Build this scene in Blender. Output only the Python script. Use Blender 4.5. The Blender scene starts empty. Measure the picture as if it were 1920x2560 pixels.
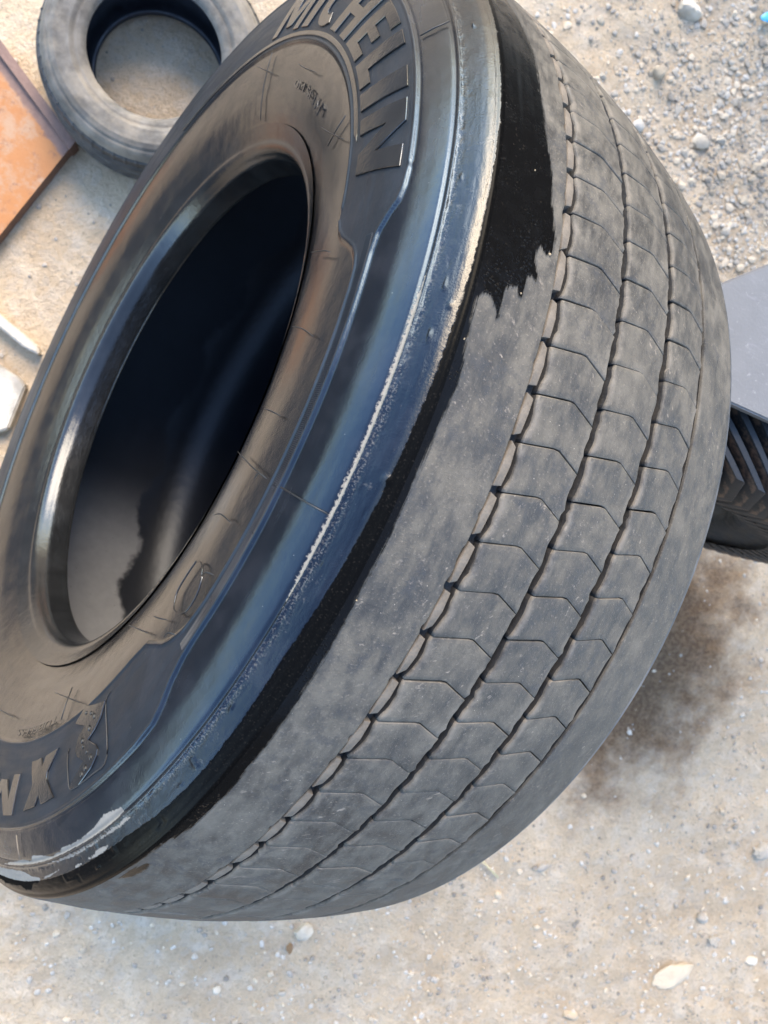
import bpy, bmesh, math, random
import numpy as np
from mathutils import Matrix, Vector
random.seed(7); RNG = np.random.default_rng(7)
S = bpy.context.scene
COL = S.collection

# ------------------------------------------------------------------ camera
cam_d = bpy.data.cameras.new('camera'); cam = bpy.data.objects.new('camera', cam_d); COL.objects.link(cam)
cam_d.sensor_fit = 'HORIZONTAL'; cam_d.sensor_width = 36.0; cam_d.lens = 1957.8 / 1920 * 36
RW = ((-0.895371, 0.394704, 0.206203), (-0.400503, -0.916178, 0.014651), (0.194702, -0.069466, 0.9784))
CP = (0.16449, 0.0353, 1.56669)
cam.matrix_world = Matrix([list(RW[i]) + [CP[i]] for i in range(3)] + [[0, 0, 0, 1]])
cam_d.clip_start = 0.02; cam_d.clip_end = 2000
cam_d.dof.use_dof = True; cam_d.dof.focus_distance = 0.60; cam_d.dof.aperture_fstop = 13.0
S.camera = cam

# ------------------------------------------------------------------ light
SUN_AZ, SUN_EL = math.radians(-78), math.radians(38)
w = bpy.data.worlds.new('World'); S.world = w; w.use_nodes = True
nt = w.node_tree; sky = nt.nodes.new('ShaderNodeTexSky'); sky.sky_type = 'NISHITA'; sky.sun_disc = False
sky.sun_elevation = SUN_EL; sky.sun_rotation = math.pi / 2 - SUN_AZ
sky.air_density = 1.0; sky.dust_density = 0.5; sky.ozone_density = 2.0
bg = nt.nodes['Background']; bg.inputs['Strength'].default_value = 0.15
nt.links.new(sky.outputs[0], bg.inputs['Color'])
sd = bpy.data.lights.new('sun', 'SUN'); sun = bpy.data.objects.new('sun', sd); COL.objects.link(sun)
sd.energy = 1.35; sd.angle = math.radians(42); sd.color = (1.0, 0.86, 0.66)
sdir = Vector((math.cos(SUN_EL) * math.cos(SUN_AZ), math.cos(SUN_EL) * math.sin(SUN_AZ), math.sin(SUN_EL)))
sun.rotation_euler = sdir.to_track_quat('Z', 'Y').to_euler(); sun.location = sdir * 20
S.view_settings.view_transform = 'Standard'; S.view_settings.look = 'None'
S.view_settings.exposure = 2.65; S.view_settings.gamma = 1.0

# ------------------------------------------------------------------ helpers
def mat(name):
    m = bpy.data.materials.new(name); m.use_nodes = True
    return m, m.node_tree, m.node_tree.nodes['Principled BSDF']
class NB:
    """small node-building helper"""
    def __init__(s, nt): s.nt = nt
    def n(s, t, **k):
        x = s.nt.nodes.new(t)
        for a, b in k.items(): setattr(x, a, b)
        return x
    def l(s, a, b): s.nt.links.new(a, b)
    def put(s, v, sock):
        if hasattr(v, 'is_output') or isinstance(v, bpy.types.NodeSocket): s.l(v, sock)
        else: sock.default_value = v
    def coord(s, kind='Object'): return s.n('ShaderNodeTexCoord').outputs[kind]
    def pos(s): return s.n('ShaderNodeNewGeometry').outputs['Position']
    def attr(s, name): return s.n('ShaderNodeAttribute', attribute_name=name).outputs['Fac']
    def mapv(s, v, scale):
        m = s.n('ShaderNodeMapping'); s.l(v, m.inputs[0]); m.inputs['Scale'].default_value = scale; return m.outputs[0]
    def noise(s, v, scale, detail=4, rough=.55, out='Fac', dist=0):
        x = s.n('ShaderNodeTexNoise'); s.l(v, x.inputs['Vector']); x.inputs['Scale'].default_value = scale
        x.inputs['Detail'].default_value = detail; x.inputs['Roughness'].default_value = rough; x.inputs['Distortion'].default_value = dist
        return x.outputs[out]
    def voro(s, v, scale, feature='F1', out='Distance'):
        x = s.n('ShaderNodeTexVoronoi'); x.feature = feature; s.l(v, x.inputs['Vector']); x.inputs['Scale'].default_value = scale
        return x.outputs[out]
    def m(s, op, a, b=0.0, c=0.0, clamp=False):
        x = s.n('ShaderNodeMath', operation=op, use_clamp=clamp)
        for i, v in enumerate((a, b, c)): s.put(v, x.inputs[i])
        return x.outputs[0]
    def ramp(s, f, a, b, lo=0.0, hi=1.0):
        x = s.n('ShaderNodeMapRange'); x.interpolation_type = 'SMOOTHSTEP'; s.put(f, x.inputs[0])
        for i, v in enumerate((a, b, lo, hi)): x.inputs[i + 1].default_value = v
        return x.outputs[0]
    def mix(s, f, a, b):
        x = s.n('ShaderNodeMix', data_type='RGBA'); s.put(f, x.inputs[0])
        for v, k in ((a, 6), (b, 7)):
            s.put(v if hasattr(v, 'is_output') else (*v, 1.0), x.inputs[k])
        return x.outputs[2]
    def bump(s, h, strength, dist, normal=None):
        x = s.n('ShaderNodeBump'); s.put(h, x.inputs['Height']); x.inputs['Strength'].default_value = strength
        x.inputs['Distance'].default_value = dist
        if normal is not None: s.l(normal, x.inputs['Normal'])
        return x.outputs[0]

def link(name, me, parent=None, m=None, label=None, cat=None, group=None, kind=None):
    o = bpy.data.objects.new(name, me); COL.objects.link(o)
    if parent is not None: o.parent = parent
    if m is not None and me is not None and not me.materials: me.materials.append(m)
    tag(o, label, cat, group, kind); return o
def tag(o, label=None, cat=None, group=None, kind=None):
    for k, v in (('label', label), ('category', cat), ('group', group), ('kind', kind)):
        if v: o[k] = v
def mesh(name, v, f, smooth=True, attrs=None, sharp=None):
    me = bpy.data.meshes.new(name); v = np.asarray(v, dtype=np.float64)
    me.from_pydata(v.tolist() if len(v) < 200 else list(map(tuple, v)), [], f if isinstance(f, list) else list(map(tuple, f)))
    if smooth: me.polygons.foreach_set('use_smooth', np.ones(len(me.polygons), bool))
    for k, a in (attrs or {}).items():
        at = me.attributes.new(k, 'FLOAT', 'POINT'); at.data.foreach_set('value', np.asarray(a, dtype=np.float32))
    me.update()
    if sharp: me.set_sharp_from_angle(angle=math.radians(sharp))
    return me
def bm_mesh(name, bm, smooth=True, sharp=None):
    me = bpy.data.meshes.new(name); bm.normal_update(); bm.to_mesh(me); bm.free()
    if smooth: me.polygons.foreach_set('use_smooth', np.ones(len(me.polygons), bool))
    if sharp: me.set_sharp_from_angle(angle=math.radians(sharp))
    return me
def grid_faces(nr, nc, wrap=True, flip=False):
    i = np.arange(nr - 1)[:, None]; j = np.arange(nc if wrap else nc - 1)[None, :]; j2 = (j + 1) % nc
    a, b, c, d = i * nc + j, i * nc + j2, (i + 1) * nc + j2, (i + 1) * nc + j
    f = np.stack([a, b, c, d] if not flip else [d, c, b, a], -1)
    return f.reshape(-1, 4)
def vnoise(x, y, seed=0):
    x = np.asarray(x, float); y = np.asarray(y, float)
    xi, yi = np.floor(x).astype(np.int64), np.floor(y).astype(np.int64); xf, yf = x - xi, y - yi
    def h(a, b):
        n = (a * 374761393 + b * 668265263 + seed * 974711) & 0xffffffff
        n = ((n ^ (n >> 13)) * 1274126177) & 0xffffffff
        return ((n ^ (n >> 16)) & 0xffff) / 65535.0
    u, v = xf * xf * (3 - 2 * xf), yf * yf * (3 - 2 * yf)
    return (h(xi, yi) * (1 - u) + h(xi + 1, yi) * u) * (1 - v) + (h(xi, yi + 1) * (1 - u) + h(xi + 1, yi + 1) * u) * v - .5
def fbm(x, y, oct=4, seed=0):
    s = 0; a = 1
    for o in range(oct): s = s + a * vnoise(x * 2 ** o, y * 2 ** o, seed + o); a *= .5
    return s
def polydist(px, py, P, closed=True):
    """distance to a polyline, and inside flag"""
    P = np.asarray(P, float); A = P; B = np.roll(P, -1, 0)
    if not closed: A, B = P[:-1], P[1:]
    d = np.full(px.shape, 9.0); ins = np.zeros(px.shape, bool)
    for (ax, ay), (bx, by) in zip(A, B):
        ex, ey = bx - ax, by - ay; L = ex * ex + ey * ey + 1e-15
        t = np.clip(((px - ax) * ex + (py - ay) * ey) / L, 0, 1)
        d = np.minimum(d, np.hypot(px - ax - t * ex, py - ay - t * ey))
        if closed:
            c = (ay > py) != (by > py)
            ins ^= c & (px < ex * (py - ay) / (ey if abs(ey) > 1e-12 else 1e-12) + ax)
    return d, ins
def sstep(x, a, b):
    t = np.clip((x - a) / (b - a), 0, 1); return t * t * (3 - 2 * t)

# ------------------------------------------------------------------ materials
def rubber_dusty(name='worn_dusty_rubber', wet=False):
    m, t, p = mat(name); N = NB(t); v = N.pos()
    big = N.noise(v, 9, 5, .62); mid = N.noise(v, 42, 5, .65); fine = N.noise(v, 520, 3, .6)
    st = N.noise(N.mapv(v, (60, 22, 10)), 1.8, 4, .65)
    d = N.m('ADD', N.m('MULTIPLY', big, .34), N.m('ADD', N.m('MULTIPLY', mid, .28), N.m('MULTIPLY', st, .38)))
    d = N.ramp(d, .40, .60)
    c = N.mix(d, (.040, .034, .0265), (.116, .096, .069))
    c = N.mix(N.m('MULTIPLY', N.ramp(mid, .50, .72), N.ramp(big, .48, .62, 0, .45)), c, (.165, .137, .102))
    c = N.mix(N.m('MULTIPLY', N.ramp(N.noise(v, 75, 5, .75), .48, .64, 0, .55), N.ramp(N.noise(v, 14, 3), .42, .60)), c, (.040, .038, .036))
    sc = N.noise(N.mapv(v, (30, 120, 420)), 1.0, 3, .7); sc2 = N.noise(N.mapv(v, (380, 60, 90)), 1.0, 3, .7)
    c = N.mix(N.m('MULTIPLY', N.ramp(sc, .62, .72), N.ramp(N.noise(v, 20, 2), .48, .6)), c, (.23, .18, .13))
    c = N.mix(N.m('MULTIPLY', N.ramp(sc2, .64, .72), N.ramp(N.noise(v, 17, 2), .5, .62, 0, .7)), c, (.05, .045, .04))
    c = N.mix(N.ramp(fine, .56, .76, 0, .45), c, (.25, .195, .14))
    c = N.mix(N.m('MULTIPLY', N.ramp(N.voro(v, 180), .04, .075, 1, 0), N.ramp(N.noise(v, 33, 2), .55, .62)), c, (.42, .34, .25))
    c = N.mix(N.ramp(N.voro(v, 230), .05, .13, .5, 0), c, (.03, .028, .025))
    c = N.mix(N.m('MULTIPLY', N.attr('edge'), N.ramp(mid, .38, .62, .05, .6)), c, (.20, .162, .118))
    rough = N.ramp(d, 0, 1, .55, .8)
    h = N.m('ADD', N.m('MULTIPLY', fine, .5), N.m('MULTIPLY', N.noise(v, 1300, 2), .35))
    h = N.m('ADD', h, N.m('MULTIPLY', mid, .6))
    if wet:
        a = N.attr('wet')
        uv = N.coord('UV'); br = N.noise(N.mapv(uv, (16, 420, 1)), 1.0, 4, .65)
        a = N.m('ADD', a, N.m('MULTIPLY', N.m('SUBTRACT', N.noise(v, 160, 4, .6), .5), .0035)); a = N.m('ADD', a, N.m('MULTIPLY', N.m('SUBTRACT', br, .50), .009))
        k = N.ramp(a, -.0011, .0014)
        wc = N.mix(N.ramp(N.noise(v, 300, 3, .6), .62, .74, 0, .5), (.0045, .004, .0035), (.03, .023, .016))
        c = N.mix(k, c, wc)
        rim = N.m('MULTIPLY', N.ramp(a, -.0022, -.0004), N.ramp(a, -.0004, .0003, 1, 0))
        c = N.mix(N.m('MULTIPLY', rim, .35), c, (.035, .033, .03))
        wr = N.ramp(N.noise(v, 90, 3), .35, .7, .12, .32)
        x = N.n('ShaderNodeMix'); N.l(k, x.inputs[0]); N.l(rough, x.inputs[2]); N.l(wr, x.inputs[3]); rough = x.outputs[0]
        pits = N.ramp(N.voro(v, 420), .0, .45, 1, 0)
        h = N.m('MULTIPLY', h, N.m('SUBTRACT', 1.0, N.m('MULTIPLY', k, .82))); h = N.m('ADD', h, N.m('MULTIPLY', N.m('MULTIPLY', k, N.m('MULTIPLY', pits, N.ramp(N.noise(v, 25, 3), .48, .66))), .5))
    N.l(c, p.inputs['Base Color']); N.l(rough, p.inputs['Roughness'])
    N.l(N.bump(h, .7, .0011), p.inputs['Normal'])
    if wet: N.l(N.ramp(k, 0, 1, .35, .07), p.inputs['Specular IOR Level'])
    else: p.inputs['Specular IOR Level'].default_value = .35
    return m
def rubber_side():
    m, t, p = mat('wet_sidewall_rubber'); N = NB(t); v = N.coord('UV')
    pos = N.coord('Object')
    dry = N.m('ADD', N.attr('dry'), N.m('MULTIPLY', N.m('SUBTRACT', N.noise(pos, 420, 4, .65), .5), .0042))
    kd = N.ramp(dry, -.0003, .0004)
    sm = N.noise(N.mapv(v, (14, 90, 1)), 1.0, 4, .6)            # wiping marks along the tyre
    cl = N.noise(pos, 26, 5, .6)
    gl = N.attr('gloss'); ab = N.attr('abrade')
    base = N.mix(N.ramp(cl, .4, .7), (.004, .0045, .006), (.010, .010, .012))
    base = N.mix(N.m('MULTIPLY', gl, N.ramp(cl, .42, .62, .35, 1)), base, (.014, .0115, .0095))
    base = N.mix(N.m('MULTIPLY', N.attr('grit'), N.ramp(N.noise(pos, 640, 3, .6), .50, .64)), base, (.075, .064, .05))
    base = N.mix(N.m('MULTIPLY', ab, N.ramp(N.noise(pos, 120, 4, .7), .62, .72, 0, .6)), base, (.06, .054, .046))
    dots = N.ramp(N.voro(pos, 150), .03, .055, 1, 0)
    base = N.mix(N.m('MULTIPLY', dots, N.ramp(N.noise(pos, 60, 2), .55, .6)), base, (.22, .2, .17))
    base = N.mix(N.m('MULTIPLY', kd, .92), base, N.mix(N.noise(pos, 260, 4), (.16, .138, .11), (.27, .235, .19)))
    mt, ch = N.attr('matte'), N.attr('chamfer')
    r = N.m('ADD', N.ramp(sm, .3, .7, .15, .28), N.m('MULTIPLY', N.m('SUBTRACT', cl, .5), .14))
    r = N.m('SUBTRACT', r, N.m('MULTIPLY', gl, .08))
    r = N.m('ADD', r, N.m('MULTIPLY', ab, -.02)); r = N.m('ADD', r, N.m('MULTIPLY', mt, .26))
    r = N.m('MAXIMUM', N.m('MULTIPLY', r, N.m('SUBTRACT', 1, N.m('MULTIPLY', ch, .65))), N.m('MULTIPLY', kd, .75))
    kb = N.ramp(N.m('ADD', N.attr('black'), N.m('MULTIPLY', N.m('SUBTRACT', N.noise(pos, 240, 4, .6), .5), .0022)), -.0002, .0004)
    base = N.mix(kb, base, N.mix(N.ramp(N.noise(pos, 700, 3, .6), .58, .7), (.0028, .0026, .0024), (.014, .0115, .009)))
    N.l(base, p.inputs['Base Color']); N.l(N.m('MAXIMUM', r, N.m('MULTIPLY', kb, .24)), p.inputs['Roughness']); N.l(N.m('MULTIPLY', N.m('ADD', N.m('SUBTRACT', .46, N.m('MULTIPLY', ab, .14)), N.m('MULTIPLY', N.m('ADD', gl, ch), .22)), N.m('SUBTRACT', 1, N.m('MULTIPLY', kb, .94))), p.inputs['Specular IOR Level'])
    ha = N.m('MULTIPLY', ab, N.m('ADD', N.m('MULTIPLY', N.noise(pos, 620, 4, .7), .8), N.m('MULTIPLY', N.noise(N.mapv(v, (25, 300, 1)), 1, 3), .7)))
    h = N.m('ADD', N.m('MULTIPLY', ha, .5), N.m('MULTIPLY', N.noise(pos, 900, 3, .6), .22))
    h = N.m('ADD', h, N.m('MULTIPLY', N.noise(pos, 70, 3), .5)); h = N.m('MULTIPLY', h, N.m('SUBTRACT', 1, N.m('MULTIPLY', kb, .75)))
    N.l(N.bump(h, .55, .0010), p.inputs['Normal'])
    N.l(N.mix(N.m('MAXIMUM', N.m('MAXIMUM', gl, kd), ch), (.62, .81, 1.0), (1, .93, .80)), p.inputs['Specular Tint'])      # blue sky sheen and warm glint painted in by specular tint
    return m
def rubber_plain(name, col, rough, bump=.3, dust_sheen=None, spec=.5):
    m, t, p = mat(name); N = NB(t); v = N.coord('Object')
    cl = N.noise(v, 30, 5, .6)
    c = N.mix(N.ramp(cl, .35, .7), col, tuple(x * 1.7 for x in col))
    if dust_sheen: c = N.mix(N.ramp(N.noise(v, 12, 5, .65), .42, .66), c, dust_sheen)
    N.l(c, p.inputs['Base Color'])
    N.l(N.ramp(N.noise(v, 45, 4), .3, .7, rough * .75, rough * 1.25), p.inputs['Roughness'])
    p.inputs['Specular IOR Level'].default_value = spec
    N.l(N.bump(N.m('ADD', N.noise(v, 500, 3), N.m('MULTIPLY', N.noise(v, 60, 3), 1.5)), bump, .001), p.inputs['Normal'])
    return m
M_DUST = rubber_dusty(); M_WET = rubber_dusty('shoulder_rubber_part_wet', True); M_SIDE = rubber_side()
M_BASE = rubber_plain('groove_rubber', (.016, .014, .012), .85, .5, dust_sheen=(.024, .019, .014))
M_BEAD = rubber_plain('bead_rubber', (.007, .0068, .0065), .13, .25, spec=.5)
def liner_mat():
    m, t, p = mat('inner_liner_rubber'); N = NB(t); v = N.coord('Object')
    a = N.m('ADD', N.attr('dust_sheen'), N.m('MULTIPLY', N.m('SUBTRACT', N.noise(v, 45, 5, .65), .5), .035)); k = N.ramp(a, -.006, .009)
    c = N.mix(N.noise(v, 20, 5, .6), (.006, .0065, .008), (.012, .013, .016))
    c = N.mix(N.m('MULTIPLY', k, N.attr('fade')), c, N.mix(N.noise(v, 60, 4, .6), (.105, .102, .100), (.155, .150, .145)))  # pale patch paints a sky reflection into the liner colour
    c = N.mix(N.ramp(N.voro(v, 70), .04, .07, .8, 0), c, (.01, .01, .01))
    N.l(c, p.inputs['Base Color']); N.l(N.ramp(k, 0, 1, .34, .6), p.inputs['Roughness']); p.inputs['Specular IOR Level'].default_value = .22
    N.l(N.bump(N.noise(v, 60, 4), .3, .002), p.inputs['Normal']); return m
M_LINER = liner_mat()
M_LETTER = rubber_plain('wet_letter_rubber', (.010, .009, .008), .09, .12, spec=.55)
M_HAIR = rubber_plain('hair_rubber', (.006, .006, .006), .4)
M_STUB = rubber_plain('dusty_stub_rubber', (.085, .066, .046), .8, .6, dust_sheen=(.19, .145, .098))

def ground_mat():
    m, t, p = mat('dusty_earth'); N = NB(t); v = N.pos()
    a = N.noise(v, 3.2, 6, .6); b = N.noise(v, 17, 6, .65); c_ = N.noise(v, 120, 5, .75); d = N.noise(v, 380, 3, .7)
    c = N.mix(N.ramp(a, .35, .65), (.585, .42, .258), (.69, .515, .33))
    c = N.mix(N.ramp(b, .45, .68), c, (.74, .57, .385))
    c = N.mix(N.ramp(c_, .52, .66, 0, .5), c, (.34, .235, .145))
    c = N.mix(N.ramp(N.voro(v, 60, out='Color'), .55, .75, 0, .18), c, (.62, .55, .46))
    c = N.mix(N.ramp(d, .54, .70, 0, .45), c, (.28, .205, .14))
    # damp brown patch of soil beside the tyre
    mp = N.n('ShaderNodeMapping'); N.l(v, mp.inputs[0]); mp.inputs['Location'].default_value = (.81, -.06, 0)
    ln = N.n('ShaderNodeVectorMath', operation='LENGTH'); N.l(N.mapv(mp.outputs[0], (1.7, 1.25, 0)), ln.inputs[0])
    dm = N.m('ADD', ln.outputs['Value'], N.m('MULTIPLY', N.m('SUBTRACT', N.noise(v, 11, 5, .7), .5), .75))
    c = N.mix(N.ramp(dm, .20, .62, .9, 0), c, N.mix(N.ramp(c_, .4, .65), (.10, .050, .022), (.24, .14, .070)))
    N.l(c, p.inputs['Base Color']); p.inputs['Roughness'].default_value = .95; p.inputs['Specular IOR Level'].default_value = .2
    h = N.m('ADD', N.m('MULTIPLY', c_, 1.0), N.m('MULTIPLY', d, .5)); h = N.m('ADD', h, N.m('MULTIPLY', b, 1.5))
    N.l(N.bump(h, 1.0, .009), p.inputs['Normal']); return m
def stone_mat(name, lo, hi, sc=40):
    m, t, p = mat(name); N = NB(t); v = N.pos()
    oi = N.n('ShaderNodeObjectInfo').outputs['Random']
    c = N.mix(N.noise(v, sc, 5, .65), lo, hi)
    c = N.mix(N.ramp(N.noise(v, sc * .22, 3), .45, .6), c, tuple(x * .72 for x in lo))
    N.l(c, p.inputs['Base Color']); p.inputs['Roughness'].default_value = .9
    N.l(N.bump(N.noise(v, sc * 4, 4), .6, .003), p.inputs['Normal']); return m

# ------------------------------------------------------------------ setting: ground and an added dark strip
gx = np.sinh(np.linspace(-7.2, 7.2, 460)); gx = gx / np.abs(gx).max() * 400
def axis(lo, hi, step, far):
    core = np.arange(lo, hi, step); out = []; x, d = hi, step
    while x < far: out.append(x); d *= 1.35; x += d
    out.append(far); neg = []; x, d = lo - step, step
    while x > -far: neg.append(x); d *= 1.35; x -= d
    neg.append(-far)
    return np.concatenate([neg[::-1], core, out])
ax_, ay_ = axis(-1.9, 1.3, .009, 500), axis(-1.7, 1.6, .009, 500)
GX, GY = np.meshgrid(ax_, ay_)
def ground_z(x, y):
    f = np.exp(-((np.hypot(np.asarray(x), np.asarray(y)) / 6.0) ** 4))
    near = np.exp(-((np.hypot((np.asarray(x) - .25) / .35, np.asarray(y) / .35)) ** 2))
    z = .022 * fbm(np.asarray(x) * 2.1, np.asarray(y) * 2.1, 3, 3) + .010 * fbm(np.asarray(x) * 14, np.asarray(y) * 14, 3, 11) + .0045 * fbm(np.asarray(x) * 55, np.asarray(y) * 55, 2, 21)
    smooth = sstep(np.asarray(x), .25, .45) * sstep(-np.asarray(y), -.1, .1)     # trodden smoother floor on the steel-plate side
    return z * f * (1 - .75 * smooth) * (1 - .8 * near) - .002
GZ = ground_z(GX, GY)
me = mesh('ground', np.stack([GX.ravel(), GY.ravel(), GZ.ravel()], 1), grid_faces(len(ay_), len(ax_), False))
link('ground', me, m=ground_mat(), kind='structure')

def unseen_dark_ground():  # dark strip added out of view so the wet sidewall mirrors dark ground
    m, t, p = mat('unseen_dark_asphalt'); N = NB(t); v = N.pos()
    N.l(N.mix(N.noise(v, 60, 5, .7), (.035, .035, .037), (.075, .074, .072)), p.inputs['Base Color']); p.inputs['Roughness'].default_value = .9
    N.l(N.bump(N.voro(v, 90), .6, .004), p.inputs['Normal'])
    ys = np.linspace(-60, 60, 240); xs = [1.12, 2.2, 4, 8, 16, 40]
    V = [(x + (.06 * float(fbm(np.array(y * 1.7), np.array(2.), 3, 7)) if k == 0 else 0), y, .016) for k, x in enumerate(xs) for y in (ys + 60) * .55 - 1.25 - (x - 1.1) * .62]
    link('unseen_dark_ground', mesh('unseen_dark_ground', V, grid_faces(len(xs), len(ys), False, True)), m=m, kind='structure')
unseen_dark_ground()
# ------------------------------------------------------------------ the big tyre
MT = ((-0.399216, -0.01532, 0.916729), (0.038347, -0.999264, 0.0), (0.916055, 0.035154, 0.39951))
TH = .4915; ZC = .1415
tyre = bpy.data.objects.new('truck_tyre', None); COL.objects.link(tyre)
tyre.matrix_world = Matrix([list(MT[0]) + [0], list(MT[1]) + [0], list(MT[2]) + [TH], [0, 0, 0, 1]])
tyre.empty_display_size = .1
tag(tyre, 'large worn truck tyre leaning in the foreground, wet black sidewall and dry grey tread', 'tyre')
# front profile, outer edge of the tread to bead toe: (r, z)
PROF = np.array([(.5322, .2985), (.5312, .3020), (.5298, .3048), (.5277, .3076), (.5245, .3104), (.5205, .3135), (.5075, .3215), (.495, .3283), (.48, .3338), (.455, .3363), (.43, .3368),
                 (.405, .336), (.38, .3325), (.355, .3265), (.338, .3200), (.326, .3145)])
BEADP = np.array([(.326, .3145), (.318, .3104), (.3135, .3080), (.3105, .3067), (.3075, .3060), (.3042, .3042), (.3012, .3005), (.2990, .2955), (.2966, .290), (.2954, .281), (.2944, .272),
                  (.2940, .2670), (.2944, .2638), (.2968, .2620), (.302, .2635), (.310, .268)])
LINER = np.array([(.310, .268), (.325, .279), (.35, .292), (.39, .307), (.43, .308), (.465, .296), (.492, .272), (.508, .24), (.5145, .20), (.5165, .1415)])
def spl(P, step):
    """smooth resampling of a profile (Catmull-Rom)"""
    P = np.asarray(P, float); Q = np.vstack([2 * P[0] - P[1], P, 2 * P[-1] - P[-2]]); out = []
    for i in range(len(P) - 1):
        p0, p1, p2, p3 = Q[i:i + 4]; n = max(2, int(np.ceil(np.linalg.norm(p2 - p1) / step))); tt = np.linspace(0, 1, n, endpoint=False)[:, None]
        out.append(.5 * ((2 * p1) + (-p0 + p2) * tt + (2 * p0 - 5 * p1 + 4 * p2 - p3) * tt ** 2 + (-p0 + 3 * p1 - 3 * p2 + p3) * tt ** 3))
    return np.vstack(out + [P[-1:]])
_pf = spl(PROF, .001)[::-1]
def zr(r): return np.interp(r, _pf[:, 0], _pf[:, 1])
TF = np.concatenate([np.arange(-80, 115, .25), np.arange(115, 280, 1.5)])        # angle samples, fine where the camera looks
TFR = np.radians(TF)
TC = np.radians(np.arange(0, 360, 1.5))
def revolve(name, prof, th, m, parent=tyre, attrs=None, disp=None, uv=True, flip=False, label=None, closed_rows=False, smooth=True):
    prof = np.asarray(prof); nr, nc = len(prof), len(th)
    R, Z = np.repeat(prof[:, :1], nc, 1), np.repeat(prof[:, 1:], nc, 1); T = np.repeat(th[None], nr, 0)
    if disp is not None:
        tg = np.gradient(prof, axis=0); tg /= np.linalg.norm(tg, axis=1)[:, None] + 1e-12
        nrm = np.stack([tg[:, 1], -tg[:, 0]], 1) * (-1 if not flip else 1)
        H = disp(T, R, Z); R = R + nrm[:, :1] * H; Z = Z + nrm[:, 1:] * H
    V = np.stack([R * np.cos(T), R * np.sin(T), Z], -1).reshape(-1, 3)
    me = mesh(name, V, grid_faces(nr, nc, True, flip), smooth, {k: f(T, R, Z).ravel() for k, f in (attrs or {}).items()})
    if uv:
        s = np.concatenate([[0], np.cumsum(np.linalg.norm(np.diff(prof, axis=0), axis=1))])
        u = np.degrees(T) * .008; vv = np.repeat(s[:, None], nc, 1); UV = np.stack([u, vv], -1).reshape(-1, 2)
        lu = np.zeros(len(me.loops), np.int32); me.loops.foreach_get('vertex_index', lu)
        L = me.uv_layers.new(name='UVMap'); L.data.foreach_set('uv', UV[lu].ravel().astype(np.float32))
    return link(name, me, parent, m, label)

# outlines moulded into the side, in (degrees, radius)
PLATE = [(25.34, .4045), (23.9, .4085), (22.63, .4154), (20.4, .4345), (19.3, .4400), (18.0, .4430), (15.75, .4440), (9, .4440), (0, .4440), (-8, .4436), (-15, .4430), (-19.2, .4400), (-21.2, .4340), (-22.6, .4280), (-24.2, .4170), (-25.6, .4075), (-28.8, .4045)]
PLATE = PLATE + [(a, .4045) for a in np.arange(-33, -331, -4)]
OUTER = [(26.44, .4800), (24.6, .4785), (23.42, .4755), (22.3, .468), (20.9, .4615), (18.9, .4592)] + [(a, .4590) for a in np.arange(14, -18, -4)] + [(-18.5, .4590), (-20.3, .4605), (-22.6, .4660), (-24.42, .4735), (-26.18, .4785), (-29, .480)] + [(a, .480) for a in np.arange(-33, -331, -4)]
DEG = .0079          # metres of arc per degree, near r = .45
def flat(P): return [(a * DEG, r) for a, r in P]
def fwrap(T):        # degrees in (-330, 30]
    a = np.degrees(T); return np.where(a > 27.0, a - 360, a)
def near_plate(T, R):
    # angle-wise closed loop: the polygon runs once round, so inside = below the path
    a = fwrap(T); lim = np.interp(a, [p[0] for p in PLATE][::-1], [p[1] for p in PLATE][::-1])
    d, _ = polydist(a * DEG, R, flat(PLATE) + [((-334.66) * DEG, .4045)], False)
    return np.where(R < lim, -d, d)
def near_outer(T, R):
    a = fwrap(T); lim = np.interp(a, [p[0] for p in OUTER][::-1], [p[1] for p in OUTER][::-1])
    d, _ = polydist(a * DEG, R, flat(OUTER) + [((-333.56) * DEG, .480)], False)
    return np.where(R < lim, -d, d)
def side_disp(T, R, Z):
    dp, do = near_plate(T, R), near_outer(T, R)
    wide = 1 - sstep(np.degrees(np.where(T > math.pi, T - 2 * math.pi, T)), 25, 27) * 1
    h = .0016 * sstep(-dp, .0002, .0030)                                            # plate stands proud with a rounded rim
    h -= .0011 * np.exp(-((dp - .0014) / .0010) ** 2)                               # groove round it
    h += .0013 * sstep(do, -.0012, .0008) + .0007 * np.exp(-((do - .0012) / .0011) ** 2)   # outer panel, with a lip
    h -= .0009 * np.exp(-((do + .0018) / .0011) ** 2)
    h += .0013 * np.exp(-((R - .5064) / .0014) ** 2) - .0016 * np.exp(-((R - .5090) / .0011) ** 2)    # scuff ridge and its groove
    ab = sstep(R, .5095, .5125) * (1 - sstep(R, .5275, .5300))
    arc = np.degrees(T) * .009
    band = np.exp(-((R - .5115) / .0022) ** 2)
    h += band * .0008 * fbm(arc * 420, R * 900, 2, 5) + ab * .00022 * fbm(arc * 120, R * 500, 3, 9)
    nick = vnoise(arc * 95, R * 200, 31)
    h -= ab * .0013 * sstep(nick, .42, .48)
    h += ab * .0006 * sstep(vnoise(arc * 130, R * 210, 37), .43, .48)
    h *= 1 - sstep(R, .5300, .5318)
    h += .00025 * (1 - sstep(R, .5300, .5318)) * fbm(arc * 30, R * 60, 2, 14)
    return h
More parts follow.
